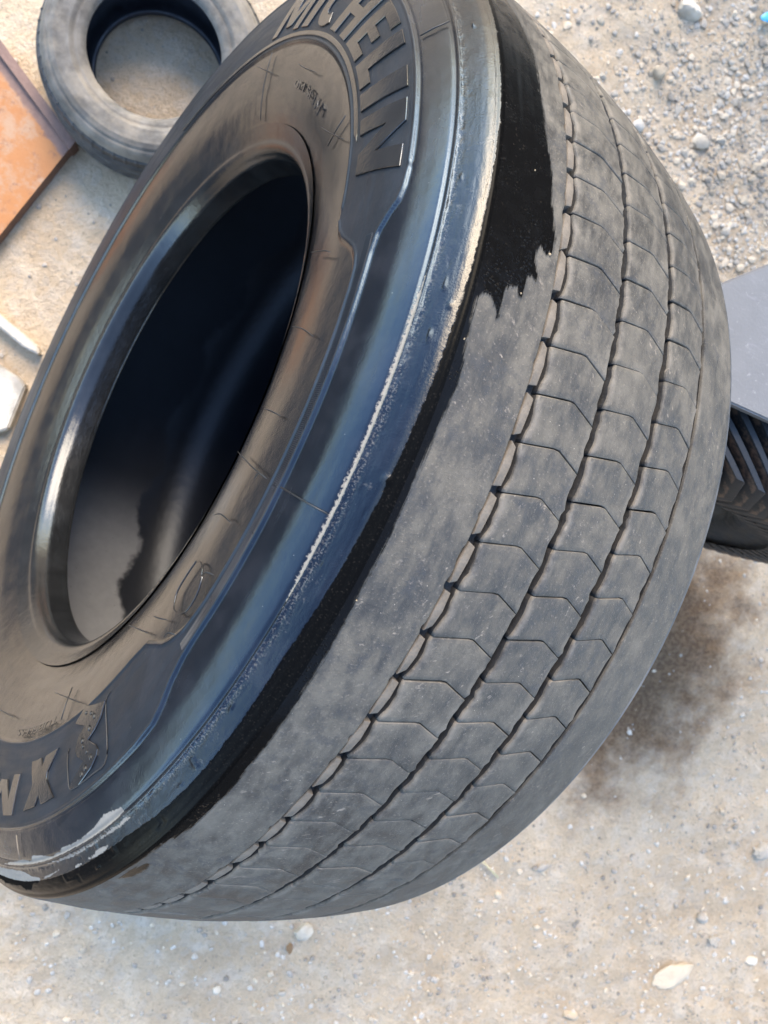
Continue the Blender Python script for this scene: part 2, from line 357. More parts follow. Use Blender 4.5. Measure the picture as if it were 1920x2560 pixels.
def dry_attr(T, R, Z):
    a = np.degrees(np.where(T > math.pi, T - 2 * math.pi, T)); best = np.full(T.shape, -.05)
    for P in DRYP:
        Q = [(p[0] * .0089, p[1]) for p in P]; d, i = polydist(a * .0089, R, Q); best = np.maximum(best, np.where(i, d, -d))
    # pale scuffed line along the ridge
    ln = .0021 - np.abs(R - .5064) - .0034 * (1 - sstep(a, -14, -6) * (1 - sstep(a, 13, 20)))
    best = np.maximum(best, ln); return best
DRYP = [[(-34.05, .503), (-36.59, .4995), (-38.57, .502), (-41.34, .5033), (-43.51, .5034), (-45.0, .5022), (-45.83, .504), (-48.26, .5047), (-49.64, .5026), (-51.91, .5009), (-52.56, .5046), (-54.92, .5032), (-58.52, .5055), (-60.18, .5075), (-59.6, .508), (-53.72, .5070), (-48.65, .5067), (-44.59, .506), (-40.35, .5064), (-36.56, .507), (-34.98, .5065), (-34.26, .5053)],
        [(-33.84, .5098), (-35.17, .5106), (-36.69, .5100), (-39.61, .5100), (-42.6, .5098), (-45.61, .5095), (-48.7, .5094), (-45.83, .5106), (-44.03, .5108), (-40.67, .5110), (-38.0, .5114), (-35.83, .5121), (-35.05, .5124), (-33.6, .5117)],
        [(-37.9, .5173), (-39.16, .5190), (-40.26, .5188), (-41.96, .517), (-40.57, .5165), (-39.99, .5150), (-38.39, .516)],
        [(-42.84, .5175), (-44.04, .5168), (-44.15, .5196)],
        [(-66, .5124), (-62.02, .5124), (-58.44, .5114), (-55.44, .5122), (-53.81, .5155), (-51.64, .5177), (-52.49, .5206), (-53.92, .5211), (-55.34, .526), (-56.86, .5264), (-57.52, .5234), (-61.75, .5252), (-63.73, .5242), (-66, .524)],
        [(-47.19, .5152), (-50.52, .5172), (-50.91, .5185), (-49.07, .5175)]]
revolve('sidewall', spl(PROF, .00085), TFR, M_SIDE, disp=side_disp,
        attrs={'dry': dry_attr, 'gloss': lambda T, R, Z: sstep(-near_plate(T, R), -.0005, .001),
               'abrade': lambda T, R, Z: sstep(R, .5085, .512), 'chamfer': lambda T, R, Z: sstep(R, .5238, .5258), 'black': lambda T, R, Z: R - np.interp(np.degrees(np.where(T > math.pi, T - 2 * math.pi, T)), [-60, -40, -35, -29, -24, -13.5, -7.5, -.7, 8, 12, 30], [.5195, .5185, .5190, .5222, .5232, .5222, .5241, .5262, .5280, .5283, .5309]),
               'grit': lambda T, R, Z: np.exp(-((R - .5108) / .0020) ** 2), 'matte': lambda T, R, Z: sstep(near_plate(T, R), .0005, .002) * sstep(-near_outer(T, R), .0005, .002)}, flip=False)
revolve('bead', spl(BEADP, .0015), TFR, M_BEAD, disp=lambda T, R, Z: .0001 * fbm(np.degrees(T) * .4, Z * 100, 2, 2) + .0007 * sstep(vnoise(np.degrees(T) * 1.1, R * 260 + Z * 260, 5), .1, .35) * sstep(R, .3020, .3035) * (1 - sstep(R, .3105, .312)) * sstep(np.degrees(T), -35, -33) * (1 - sstep(np.degrees(T), 24, 26)))
lin = spl(LINER, .006); lin2 = lin[::-1].copy(); lin2[:, 1] = 2 * ZC - lin2[:, 1]
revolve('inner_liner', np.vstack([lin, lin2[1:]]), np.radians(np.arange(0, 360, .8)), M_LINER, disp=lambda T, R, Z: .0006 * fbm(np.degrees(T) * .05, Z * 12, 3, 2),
        attrs={'dust_sheen': lambda T, R, Z: Z - .079 - .012 * np.sin(np.degrees(T) * .35), 'fade': lambda T, R, Z: sstep(np.degrees(T), 196, 214) * (1 - sstep(np.degrees(T), 262, 285))})  # extent of the reflection painted on the liner
rear = PROF.copy(); rear[:, 1] = 2 * ZC - rear[:, 1]
M_REAR = rubber_plain('rear_sidewall_rubber', (.03, .03, .03), .6, .4, dust_sheen=(.12, .11, .1))
revolve('sidewall', spl(rear, .004), TC, M_REAR, flip=True)
rb = BEADP.copy(); rb[:, 1] = 2 * ZC - rb[:, 1]
revolve('bead', spl(rb, .003), TC, M_LINER, flip=True)

# ---- tread
def RT(dz): return .5444 - .49 * np.asarray(dz) ** 2
dzs = np.concatenate([np.linspace(-.160, .0850, 30), [.0853, .0856], np.linspace(.0860, .0980, 5), [.0984, .0987], np.linspace(.0990, .160, 8)])
revolve('tread_base', np.stack([RT(dzs) - np.where((dzs > .0855) & (dzs < .0985), .0072, .0108), ZC + dzs], 1)[::-1], TFR[::2], M_BASE)
WETP = [(112, .150), (90, .145), (70, .138), (58, .134), (50.34, .132), (45.89, .127), (41.32, .1233), (36.36, .1225), (32.47, .1195), (30.26, .1159), (28.4, .1111), (25.79, .1098), (23.18, .1029), (21.7, .1031), (21.23, .1069), (21.52, .1143), (20.61, .117), (19.22, .1124), (18.69, .1126), (18.92, .1176), (18.7, .1214), (17.06, .1209), (16.88, .124), (17.39, .1274), (17.26, .1324), (16.63, .1352), (14.7, .1337), (14.44, .1356), (15.14, .1397), (15.75, .1452), (15.57, .1513), (15.1, .1541), (14.4, .1540), (11.69, .1520), (8.95, .1482), (5.29, .1505), (1.61, .1520), (-2.06, .1500), (-5.6, .1515), (-9.47, .1505), (-14.09, .1492), (-17.4, .1478), (-20.24, .1475), (-21.53, .1480), (-23.57, .1472), (-25.85, .1475), (-29.16, .1485), (-31.72, .1515), (-31.64, .1540), (-32.98, .1550), (-36.25, .1565), (-45, .158), (-60, .158), (-70, .166), (-70, .2), (112, .2)]
BLOB = [(-36.17, .1476), (-37.16, .1453), (-39.39, .1465), (-40.39, .1527), (-38.26, .1548), (-36.44, .1517)]
def wet_attr(T, R, Z):
    a = np.degrees(np.where(T > math.pi, T - 2 * math.pi, T)); dz = Z - ZC; out = np.full(T.shape, -.05)
    for P in (WETP, BLOB):
        d, i = polydist(a * .0094, dz, [(p[0] * .0094, p[1]) for p in P]); out = np.maximum(out, np.where(i, d, -d))
    return out
def shoulder(sign):
    e = PROF[0]                                   # meets the sidewall's outer edge
    dz = np.concatenate([[.0972, .0972, .0975, .0982], np.arange(.1000, .1540, .0016 if sign > 0 else .005), [.1555]])
    r = RT(dz); r[0] -= .0112; r[1] -= .0008; r[2] -= .0002
    pr = np.vstack([np.stack([r, ZC + sign * dz], 1), [(e[0], ZC + sign * (e[1] - ZC))]])
    def jag(T, R, Z):
        dzv = np.abs(Z - ZC); arc = np.degrees(T) * .0094
        return (1 - sstep(dzv, .150, .155)) * (.0005 * fbm(arc * 40, dzv * 60, 2, 3) + .0004 * fbm(arc * 12, dzv * 200, 2, 6) * (dzv > .0985) - .0012 * sstep(vnoise(arc * 120, dzv * 0 + 3, 4), .2, .45) * (1 - sstep(dzv, .0974, .1000)))
    th = TFR if sign > 0 else TC
    pr = pr[::-1] if sign > 0 else pr
    return revolve('shoulder_rib', pr, th, M_WET if sign > 0 else M_DUST, attrs={'wet': wet_attr} if sign > 0 else None, disp=jag, flip=False,
                   label='front shoulder rib with a black wet band running down it' if sign > 0 else None)
shoulder(1); shoulder(-1)
revolve('groove_wall', [(RT(.0968) - .0111, ZC - .0968), (RT(.0968) - .0026, ZC - .0970)], TFR[::2], M_BASE)
PITCH = 3.75
def block_mesh(name, zlo, zhi, wlo, whi, gap, seed):
    """one tread block: slanted V-shaped sipe faces, wavy groove faces, rolled top edge"""
    rg = np.random.default_rng(seed); ns, ntt = 13, 9
    def cut(s):   # sipe line in degrees, s = 0 at zhi
        return np.where(s < .555, .88 * s / .555, .88 * (1 - s) / .445)
    s = np.linspace(0, 1, ns); t = np.linspace(0, 1, ntt)
    Sg, Tg = np.meshgrid(s, t, indexing='ij')
    jl, jh = rg.normal(0, .00055, ntt), rg.normal(0, .00055, ntt)
    def edge(inset_s, inset_g, drop):
        g = gap / 2 + np.degrees(inset_s / .54)
        hi = zhi + whi * (np.cos(2 * np.pi * Tg) * .5 - .5) + jh[None] - inset_g; lo = zlo - wlo * (np.cos(2 * np.pi * Tg) * .5 - .5) + jl[None] + inset_g
        dz = hi + (lo - hi) * Sg; th = cut(Sg) + g + Tg * (PITCH - 2 * g); r = RT(dz) - drop
        return th, dz, r
    def pts(e):
        th, dz, r = e; a = np.radians(th); return np.stack([r * np.cos(a), r * np.sin(a), ZC + dz], -1).reshape(-1, 3)
    top = edge(.0007, .0016, 0); per = [(0, j) for j in range(ntt)] + [(i, ntt - 1) for i in range(1, ns)] + [(ns - 1, j) for j in range(ntt - 2, -1, -1)] + [(i, 0) for i in range(ns - 2, 0, -1)]
    pi = np.array([i * ntt + j for i, j in per]); V = [pts(top)]
    V[0] *= 1.0
    for (a, b, d) in ((.0002, .0006, .00025), (0, 0, .0009), (0, -.0003, .0024), (0, -.0006, .0112)): V.append(pts(edge(a, b, d))[pi])
    F = grid_faces(ns, ntt, False).tolist(); n0 = ns * ntt; m = len(pi)
    prev = list(pi)
    for k in range(4):
        cur = list(range(n0 + k * m, n0 + (k + 1) * m))
        for q in range(m): F.append([prev[q], cur[q], cur[(q + 1) % m], prev[(q + 1) % m]])
        prev = cur
    ea = np.zeros((ns, ntt)); ea[0] = 1; ea[-1] = .6; ea[:, 0] = ea[:, -1] = .1; ea = np.concatenate([ea.ravel(), np.ones(4 * m) * .8])
    me = mesh(name, np.vstack(V), F, True, {'edge': ea}); me.materials.append(M_DUST); me.materials.append(M_BASE)
    mi = np.zeros(len(F), np.int32); mi[-m:] = 1; me.polygons.foreach_set('material_index', mi)
    bm = bmesh.new(); bm.from_mesh(me); bmesh.ops.recalc_face_normals(bm, faces=bm.faces); bm.to_mesh(me); bm.free()
    return me
RIBS = [(.0300, .0864, .0010, .0022, .05), (-.0330, .0236, .0012, .0010, 1.80), (-.0928, -.0402, .0018, .0012, -.13)]
for zlo, zhi, wlo, whi, off in RIBS:
    var = [block_mesh('tread_block', zlo, zhi, wlo, whi, g, i) for i, g in enumerate((.075, .10, .02, .12, .06, .015, .09, .035))]
    for k in range(96):
        o = link('tread_block', var[random.randrange(8)], tyre); o.rotation_euler.z = math.radians(off + k * PITCH); q = 1 + random.uniform(-.0009, .0005); o.scale = (q, q, 1)
def stub_mesh(seed):
    rg = np.random.default_rng(seed)
    P = np.array([(-.26, .0955), (-.40, .0902), (-1.7, .0887), (-3.10, .0899), (-3.46, .0954), (-1.9, .0963)]); P += rg.normal(0, 1, P.shape) * (.09, .0004)
    c = P.mean(0); rings = []
    for k, d in ((.86, .0004), (1.0, .0011), (1.0, .0030), (1.0, .0110)):
        Q = c + (P - c) * k; out = []
        for i in range(6):
            for u in (0, .33, .67): out.append(Q[i] * (1 - u) + Q[(i + 1) % 6] * u)
        Q = np.array(out); a = np.radians(Q[:, 0]); r = RT(Q[:, 1]) - d; rings.append(np.stack([r * np.cos(a), r * np.sin(a), ZC + Q[:, 1]], 1))
    n = 18; a = math.radians(c[0]); V = np.vstack([[[(RT(c[1]) - .0002) * math.cos(a), (RT(c[1]) - .0002) * math.sin(a), ZC + c[1]]]] + rings)
    F = [[0, 1 + i, 1 + (i + 1) % n] for i in range(n)]
    for k in range(3):
        F += [[1 + k * n + i, 1 + (k + 1) * n + i, 1 + (k + 1) * n + (i + 1) % n, 1 + k * n + (i + 1) % n] for i in range(n)]
    me = mesh('groove_stub', V, F, sharp=40); me.materials.append(M_STUB)
    bm = bmesh.new(); bm.from_mesh(me); bmesh.ops.recalc_face_normals(bm, faces=bm.faces); bm.to_mesh(me); bm.free(); return me
SV = [stub_mesh(i) for i in range(6)]
for k in range(96):
    o = link('groove_stub', SV[random.randrange(6)], tyre); o.rotation_euler.z = math.radians(k * PITCH + random.gauss(0, .06))

# ---- relief on the sidewall
def side_pt(a, r, h=0.0):
    e = 1e-3; s = (zr(r + e) - zr(r - e)) / (2 * e); n = np.array([-s, 0, 1]) / math.hypot(s, 1); a = math.radians(a)
    R, Z = r + n[0] * h, float(zr(r)) + n[2] * h
    return (R * math.cos(a), R * math.sin(a), Z)
def relief(name, polys, h0, h1, m, bev=.0004, cell=.006, label=None):
    """polygons in (degrees, r) raised from the sidewall"""
    bm = bmesh.new()
    for P in polys:
        Q = [(a * DEG, r) for a, r in P]
        ar = sum(Q[i][0] * Q[(i + 1) % len(Q)][1] - Q[(i + 1) % len(Q)][0] * Q[i][1] for i in range(len(Q)))
        if ar < 0: Q = Q[::-1]
        vs = [bm.verts.new((x, y, 0)) for x, y in Q]; f = bm.faces.new(vs)
        ex = bmesh.ops.extrude_face_region(bm, geom=[f]); nv = [g for g in ex['geom'] if isinstance(g, bmesh.types.BMVert)]
        nf = [g for g in ex['geom'] if isinstance(g, bmesh.types.BMFace)]
        for v in nv: v.co.z = 1.0
        if bev:
            bmesh.ops.inset_region(bm, faces=nf, thickness=bev, depth=0)
            for v in {v for f in nf if f.is_valid for v in f.verts}: v.co.z = 1.25
    bm.verts.ensure_lookup_table(); xs = [v.co.x for v in bm.verts]; ys = [v.co.y for v in bm.verts]
    x = min(xs) + cell
    while x < max(xs):
        bmesh.ops.bisect_plane(bm, geom=bm.verts[:] + bm.edges[:] + bm.faces[:], plane_co=(x, 0, 0), plane_no=(1, 0, 0)); x += cell
    y = min(ys) + cell
    while y < max(ys):
        bmesh.ops.bisect_plane(bm, geom=bm.verts[:] + bm.edges[:] + bm.faces[:], plane_co=(0, y, 0), plane_no=(0, 1, 0)); y += cell
    for v in bm.verts:
        z = v.co.z; v.co = side_pt(v.co.x / DEG, v.co.y, h0 + (h1 - h0) * z / 1.25)
    bmesh.ops.recalc_face_normals(bm, faces=bm.faces)
    return link(name, bm_mesh(name, bm, True, 30), tyre, m, label)
def tube(name, pts, rad, m, parent=tyre, seg=6, taper=True, label=None):
    pts = [Vector(p) for p in pts]; V, F = [], []; n = len(pts)
    for i, p in enumerate(pts):
        d = (pts[min(i + 1, n - 1)] - pts[max(i - 1, 0)]).normalized(); a = d.orthogonal().normalized(); b = d.cross(a)
        rr = rad * ((.35 + .65 * min(1, 3.2 * min(i + .25, n - .75 - i) / n)) if taper else 1)
        for k in range(seg):
            q = 2 * math.pi * k / seg; V.append(p + (a * math.cos(q) + b * math.sin(q)) * rr)
    for i in range(n - 1):
        for k in range(seg): F.append([i * seg + k, i * seg + (k + 1) % seg, (i + 1) * seg + (k + 1) % seg, (i + 1) * seg + k])
    F += [list(range(seg))[::-1], list(range((n - 1) * seg, n * seg))]
    return link(name, mesh(name, V, F), parent, m, label)
def curve3(P, n=10):
    P = np.asarray(P, float); return spl(P, np.linalg.norm(np.diff(P, axis=0), axis=1).sum() / n) if len(P) > 2 else P

def arc_poly(cx, cy, r1x, r1y, r2x, r2y, a0, a1, n=18):
    a = np.radians(np.linspace(a0, a1, n)); return [(cx + r1x * math.cos(t), cy + r1y * math.sin(t)) for t in a] + [(cx + r2x * math.cos(t), cy + r2y * math.sin(t)) for t in a[::-1]]
GL = {'M': [(0, 0), (0, 1), (.27, 1), (.5, .42), (.73, 1), (1, 1), (1, 0), (.80, 0), (.80, .62), (.60, .12), (.40, .12), (.20, .62), (.20, 0)],
      'I': [(0, 0), (0, 1), (1, 1), (1, 0)],
      'C': arc_poly(.55, .5, .55, .5, .22, .26, 52, 308),
      'H': [(0, 0), (0, 1), (.34, 1), (.34, .60), (.66, .60), (.66, 1), (1, 1), (1, 0), (.66, 0), (.66, .40), (.34, .40), (.34, 0)],
      'E': [(0, 0), (0, 1), (1, 1), (1, .80), (.42, .80), (.42, .60), (.92, .60), (.92, .41), (.42, .41), (.42, .20), (1, .20), (1, 0)],
      'L': [(0, 0), (0, 1), (.5, 1), (.5, .24), (1, .24), (1, 0)],
      'N': [(0, 0), (0, 1), (.36, 1), (.70, .40), (.70, 1), (1, 1), (1, 0), (.66, 0), (.30, .62), (.30, 0)]}
SHEAR = 3.3
def place(g, a0, a1, r0, r1): return [(a0 + (a1 - a0) * u - SHEAR * v, r0 + (r1 - r0) * v) for u, v in GL[g]]
for g, a0, a1 in (('M', 91.3, 81.3), ('I', 79.8, 77.2), ('C', 75.6, 68.6), ('H', 67.2, 59.7), ('E', 58.2, 51.9), ('L', 50.4, 44.8), ('I', 43.7, 40.5), ('N', 38.9, 30.4)):
    relief('raised_letter', [place(g, a0, a1, .4187, .4712)], -.0008, .0014, M_LETTER, bev=.0005)
relief('raised_ring', [[(a, .4147) for a in np.arange(36.0, 126, 2)] + [(a, .4096) for a in np.arange(124, 37, -2)]], -.0008, .0011, M_LETTER, bev=.0006)
XL = [(-53.03, .4257), (-50.2, .4256), (-49.38, .4345), (-48.86, .4256), (-45.46, .4252), (-47.56, .4411), (-47.46, .4475), (-45.07, .4659), (-48.18, .466), (-49.09, .458), (-49.78, .4656), (-52.81, .4668), (-51.27, .4474), (-52.48, .434)]
relief('raised_letter', [XL], -.0008, .0013, M_LETTER)
relief('raised_letter', [[(-56.1 - 10.5 * u, .4337 + .0350 * v) for u, v in GL['M']]], -.0008, .0013, M_LETTER)
SB = [(-39.51, .4045), (-34.24, .4186), (-35.07, .4295), (-36.22, .4357), (-37.71, .4395), (-35.96, .4494), (-35.52, .4547), (-35.7, .459), (-36.77, .4648), (-39.39, .4703), (-41.33, .468), (-41.4, .466), (-38.52, .4538), (-40.0, .4468), (-40.68, .4399), (-40.61, .4357), (-40.06, .4283), (-38.94, .4238), (-41.59, .4144), (-40.27, .4084)]
em = relief('raised_emblem', [SB], -.0008, .0015, M_LETTER, bev=.0006)
DOTS = [(-38.85, .4128, 0), (-37.48, .4177, 0), (-38.71, .4419, 0), (-37.76, .4491, 0), (-37.96, .4612, 1), (-38.72, .4637, 1), (-36.61, .4231, 1), (-37.57, .4303, 1), (-38.99, .436, 1), (-36.9, .456, 1)]
for a, r, k in DOTS:
    P = [(a + (.0016 if not k else .0013) * math.cos(q) / DEG, r + (.0016 if not k else .0026) * math.sin(q)) for q in np.linspace(0, 2 * math.pi, 10, endpoint=False)]
    o = relief('emblem_stud', [P], .0010, .0024, M_LETTER, bev=.0005); o.parent = em
EMB = [(-33.44, .4136), (-34.3, .4174), (-34.26, .4274), (-33.95, .4421), (-33.78, .4614), (-34.14, .4685), (-34.8, .4713), (-36.57, .4703), (-39.22, .4698), (-41.17, .4688), (-41.8, .4639), (-42.1, .456), (-42.63, .4423), (-42.69, .434), (-42.58, .4317)]
tube('emblem_outline', [side_pt(a, r, .0003) for a, r in curve3(EMB, 40)], .0008, M_BASE)
OVAL = [(-14.45, .4030), (-13.96, .4088), (-13.81, .4157), (-14.22, .424), (-14.81, .4287), (-15.84, .4328), (-17.31, .4337), (-18.77, .4279), (-19.46, .4173), (-19.4, .412), (-18.41, .4032), (-16.37, .4015), (-14.45, .4030)]
tube('oval_outline', [side_pt(a, r, .0016) for a, r in curve3(OVAL, 48)], .0007, M_LETTER, taper=False)
def moulded(text, a0, a1, r0, r1, up=.0020):
    cu = bpy.data.curves.new('txt', 'FONT'); cu.body = text; ob = bpy.data.objects.new('txt', cu); COL.objects.link(ob)
    dg = bpy.context.evaluated_depsgraph_get(); me = bpy.data.meshes.new_from_object(ob.evaluated_get(dg)); bpy.data.objects.remove(ob)
    bm = bmesh.new(); bm.from_mesh(me); bpy.data.meshes.remove(me)
    ex = bmesh.ops.extrude_face_region(bm, geom=bm.faces[:]); 
    for v in [g for g in ex['geom'] if isinstance(g, bmesh.types.BMVert)]: v.co.z = 1
    xs = [v.co.x for v in bm.verts]; ys = [v.co.y for v in bm.verts]; x0, x1, y0, y1 = min(xs), max(xs), min(ys), max(ys)
    for v in bm.verts:
        v.co = side_pt(a0 + (a1 - a0) * (v.co.x - x0) / (x1 - x0), r0 + (r1 - r0) * (v.co.y - y0) / (y1 - y0), .0012 + (up - .0012) * v.co.z)
    bmesh.ops.recalc_face_normals(bm, faces=bm.faces)
    return link('moulded_text', bm_mesh('moulded_text', bm, False), tyre, M_LETTER)
moulded('TUBELESS', -47.8, -62.0, .3925, .3992)
moulded('0M SI 1M', 72.4, 55.0, .3590, .3672)
# serrated decorative band between plate and panel
V, F = [], []; aa = np.arange(21.0, -20.0, -.088); k = 0
for i, a in enumerate(aa):
    h = .0008 if i % 2 else -.0003
    for r in (.4482, .4490, .4555, .4562): V.append(side_pt(a, r, h if r in (.4490, .4555) else -.0006))
    if i:
        for q in range(3): F.append([4 * (i - 1) + q, 4 * (i - 1) + q + 1, 4 * i + q + 1, 4 * i + q])
link('serrated_band', mesh('serrated_band', V, F, smooth=False), tyre, rubber_plain('serrated_rubber', (.02, .02, .022), .35, .1))
# mould seams and vent hairs
def seam(P, rad=.0005, m=M_HAIR): tube('mould_seam', [side_pt(a, r, .0007 if r > .45 else .0014) for a, r in P], rad, m, seg=5, taper=False)
seam([(-2.78, .4607), (-2.75, .475), (-2.75, .49), (-2.73, .5055)], .0006); seam([(43.4, .4846), (43.5, .495), (43.59, .5059)], .0006)
seam([(43.47, .3995), (43.45, .385), (43.41, .3693)]); seam([(-46.82, .3686), (-46.7, .385), (-46.51, .3990)])
seam([(88.6, .3995), (88.5, .385), (88.4, .365), (88.3, .345), (88.2, .330)], .0005)
seam([(-54.4, .4845), (-54.5, .495), (-54.6, .503)], .0005, M_STUB)
HAIRS = [[(72.6, .3801), (68.12, .3788), (63.47, .3818)], [(48.75, .3653), (43.13, .3809), (39.24, .3967)], [(92.67, .3889), (88.88, .3798), (85.01, .3736)], [(23.9, .372), (21.82, .3995), (21.34, .4075)], [(13.3, .382), (12.23, .4053), (11.2, .4222)], [(3.27, .3911), (3.12, .4062), (2.94, .4197)], [(-2.3, .370), (-2.64, .4163), (-2.88, .4400)], [(-3.53, .4288), (-2.81, .4318), (-2.83, .4404)], [(-9.37, .3937), (-8.47, .4075), (-8.33, .4242)], [(-14.06, .4282), (-13.28, .4332), (-12.92, .4393)], [(-22.94, .398), (-21.74, .4095), (-20.78, .4176)], [(-30.07, .3647), (-26.8, .3869), (-24.77, .4032)], [(-21.5, .4315), (-20.53, .4345), (-19.99, .4403)], [(-52.03, .3659), (-46.36, .3798), (-41.51, .3957)], [(-75.97, .3851), (-72.87, .382), (-67.38, .3826)]]
for P in HAIRS:
    C3 = [np.array(side_pt(a, r, hh)) for (a, r), hh in zip(P, (.0042, .0046, .0018))]
    tube('rubber_hair', [tuple(p) for p in curve3(C3, 9)], .00058, M_HAIR, seg=6)
# loose shreds along the worn shoulder edge
# ------------------------------------------------------------------ the small tyre lying behind
def bg_tyre():
    c = (.552, -.552); R1, R2, W = .1121, .1916, .132
    root = link('small_tyre', None, label='small grey tyre lying flat on the ground beside the orange steel plate', cat='tyre')
    root.location = (c[0], c[1], .002)
    mg = rubber_plain('dusty_grey_rubber', (.075, .064, .050), .8, .5, dust_sheen=(.19, .155, .112)); md = rubber_plain('dark_tread_rubber', (.022, .021, .02), .7, .5, dust_sheen=(.045, .038, .03)); mi = rubber_plain('small_liner_rubber', (.012, .013, .016), .5, .3)
    T = W; k = R2 - R1
    sidep = [(R2 - .004, T - .020), (R2 - .011, T - .008), (R2 - .022, T - .001), (R2 - .034, T + .001), (R1 + .032, T), (R1 + .018, T - .004), (R1 + .006, T - .009), (R1, T - .016)]
    sp = spl(sidep, .0025)
    def rings(Tt, R, Z):
        h = 0
        for rr, wd, hh in ((R1 + .018, .0014, .0022), (R1 + .026, .0014, -.0022), (R2 - .018, .0016, .0022), (R2 - .030, .0014, -.0020)): h = h + hh * np.exp(-((R - rr) / wd) ** 2)
        return h + .0006 * fbm(np.degrees(Tt) * .15, R * 80, 2, 4)
    revolve('sidewall', sp, TC, mg, root, disp=rings)
    low = np.array(sidep); low[:, 1] = T - low[:, 1]; revolve('sidewall', spl(low, .004), TC, mg, root, flip=True)
    tr = [(R2 - .004, T - .020), (R2, T - .026), (R2 + .001, T / 2), (R2, .026), (R2 - .004, .020)]
    def tg(Tt, R, Z):
        g = 0
        for zz in (T * .32, T * .5, T * .68): g = g - .006 * np.exp(-((Z - zz) / .0035) ** 2)
        return g - .002 * (np.sin(Tt * 60 + np.where(Z > T / 2, 0, 1.5)) > .8) * (np.abs(Z - T / 2) > .03)
    revolve('tread', spl(tr, .003)[::-1], np.radians(np.arange(0, 360, .75)), md, root, disp=tg)
    inn = spl([(R1, T - .016), (R1 + .004, T - .024), (R1 + .03, T - .016), (R2 - .022, T - .03), (R2 - .014, T / 2), (R2 - .022, .03), (R1 + .03, .016), (R1 + .004, .024), (R1, .016)], .004)
    revolve('inner_liner', inn, TC, mi, root)
    # worn raised writing, too rubbed to read: a few raised pads on the sidewall
    V = []
bg_tyre()

# ------------------------------------------------------------------ orange steel plate
def orange_plate():
    m, t, p = mat('orange_painted_steel'); N = NB(t); v = N.pos(); o = N.coord('Object')
    rust = N.mix(N.noise(v, 90, 5, .65), (.10, .048, .030), (.24, .13, .085))
    c = N.mix(N.noise(v, 14, 5, .6), (.31, .108, .020), (.38, .148, .035))
    c = N.mix(N.ramp(N.noise(v, 22, 5, .7), .46, .64, 0, .8), c, (.33, .20, .11)); c = N.mix(N.ramp(N.noise(v, 48, 5, .75), .56, .68, 0, .8), c, (.19, .075, .03))
    ed = N.attr('edge'); k = N.ramp(N.m('ADD', ed, N.m('MULTIPLY', N.m('SUBTRACT', N.noise(v, 70, 4, .7), .5), .35)), .42, .56)
    c = N.mix(k, c, rust); N.l(c, p.inputs['Base Color']); p.inputs['Roughness'].default_value = .6
    N.l(N.bump(N.noise(v, 160, 4), .5, .001), p.inputs['Normal'])
    A, B, D = Vector((.640, -.362, 0)), Vector((.690, -.150, 0)), Vector((.815, -.462, 0))
    e1 = (B - A).normalized(); e2 = (D - A).normalized(); L1, L2 = .25, .21
    root = link('steel_plate', None, label='orange painted steel plate with rusty brown edges lying on the ground', cat='steel plate'); root.location = A
    def quad_box(name, a0, a1, b0, b1, z0, z1, edge_top):
        n1, n2 = max(2, int((a1 - a0) / .01)), max(2, int((b1 - b0) / .01)); V = []; E = []
        aa, bb = np.linspace(a0, a1, n1), np.linspace(b0, b1, n2)
        for a in aa:
            for b in bb:
                q = e1 * a + e2 * b; V.append((q.x, q.y, z1 + .0012 * float(fbm(np.array(a * 14), np.array(b * 14), 2, 8)))); E.append(edge_top(a, b))
        F = grid_faces(n1, n2, False).tolist(); per = [(0, j) for j in range(n2)] + [(i, n2 - 1) for i in range(1, n1)] + [(n1 - 1, j) for j in range(n2 - 2, -1, -1)] + [(i, 0) for i in range(n1 - 2, 0, -1)]
        pi = [i * n2 + j for i, j in per]; n0 = len(V); V2 = [(V[q][0], V[q][1], z0) for q in pi]; V3 = [V[q] for q in pi]
        V += V3 + V2; E += [1.0] * (2 * len(pi)); mm = len(pi)
        for q in range(mm): F.append([n0 + q, n0 + mm + q, n0 + mm + (q + 1) % mm, n0 + (q + 1) % mm])
        me = mesh(name, V, F, False, {'edge': E}); bm = bmesh.new(); bm.from_mesh(me); bmesh.ops.recalc_face_normals(bm, faces=bm.faces); bm.to_mesh(me); bm.free()
        return link(name, me, root, m)
    quad_box('plate', .0, L1, .0, L2, -.002, .027, lambda a, b: float(1 - min(1, a / .05)) * .9)
    quad_box('edge_rib', -.013, .004, -.004, L2, -.002, .036, lambda a, b: 1.0)
orange_plate()

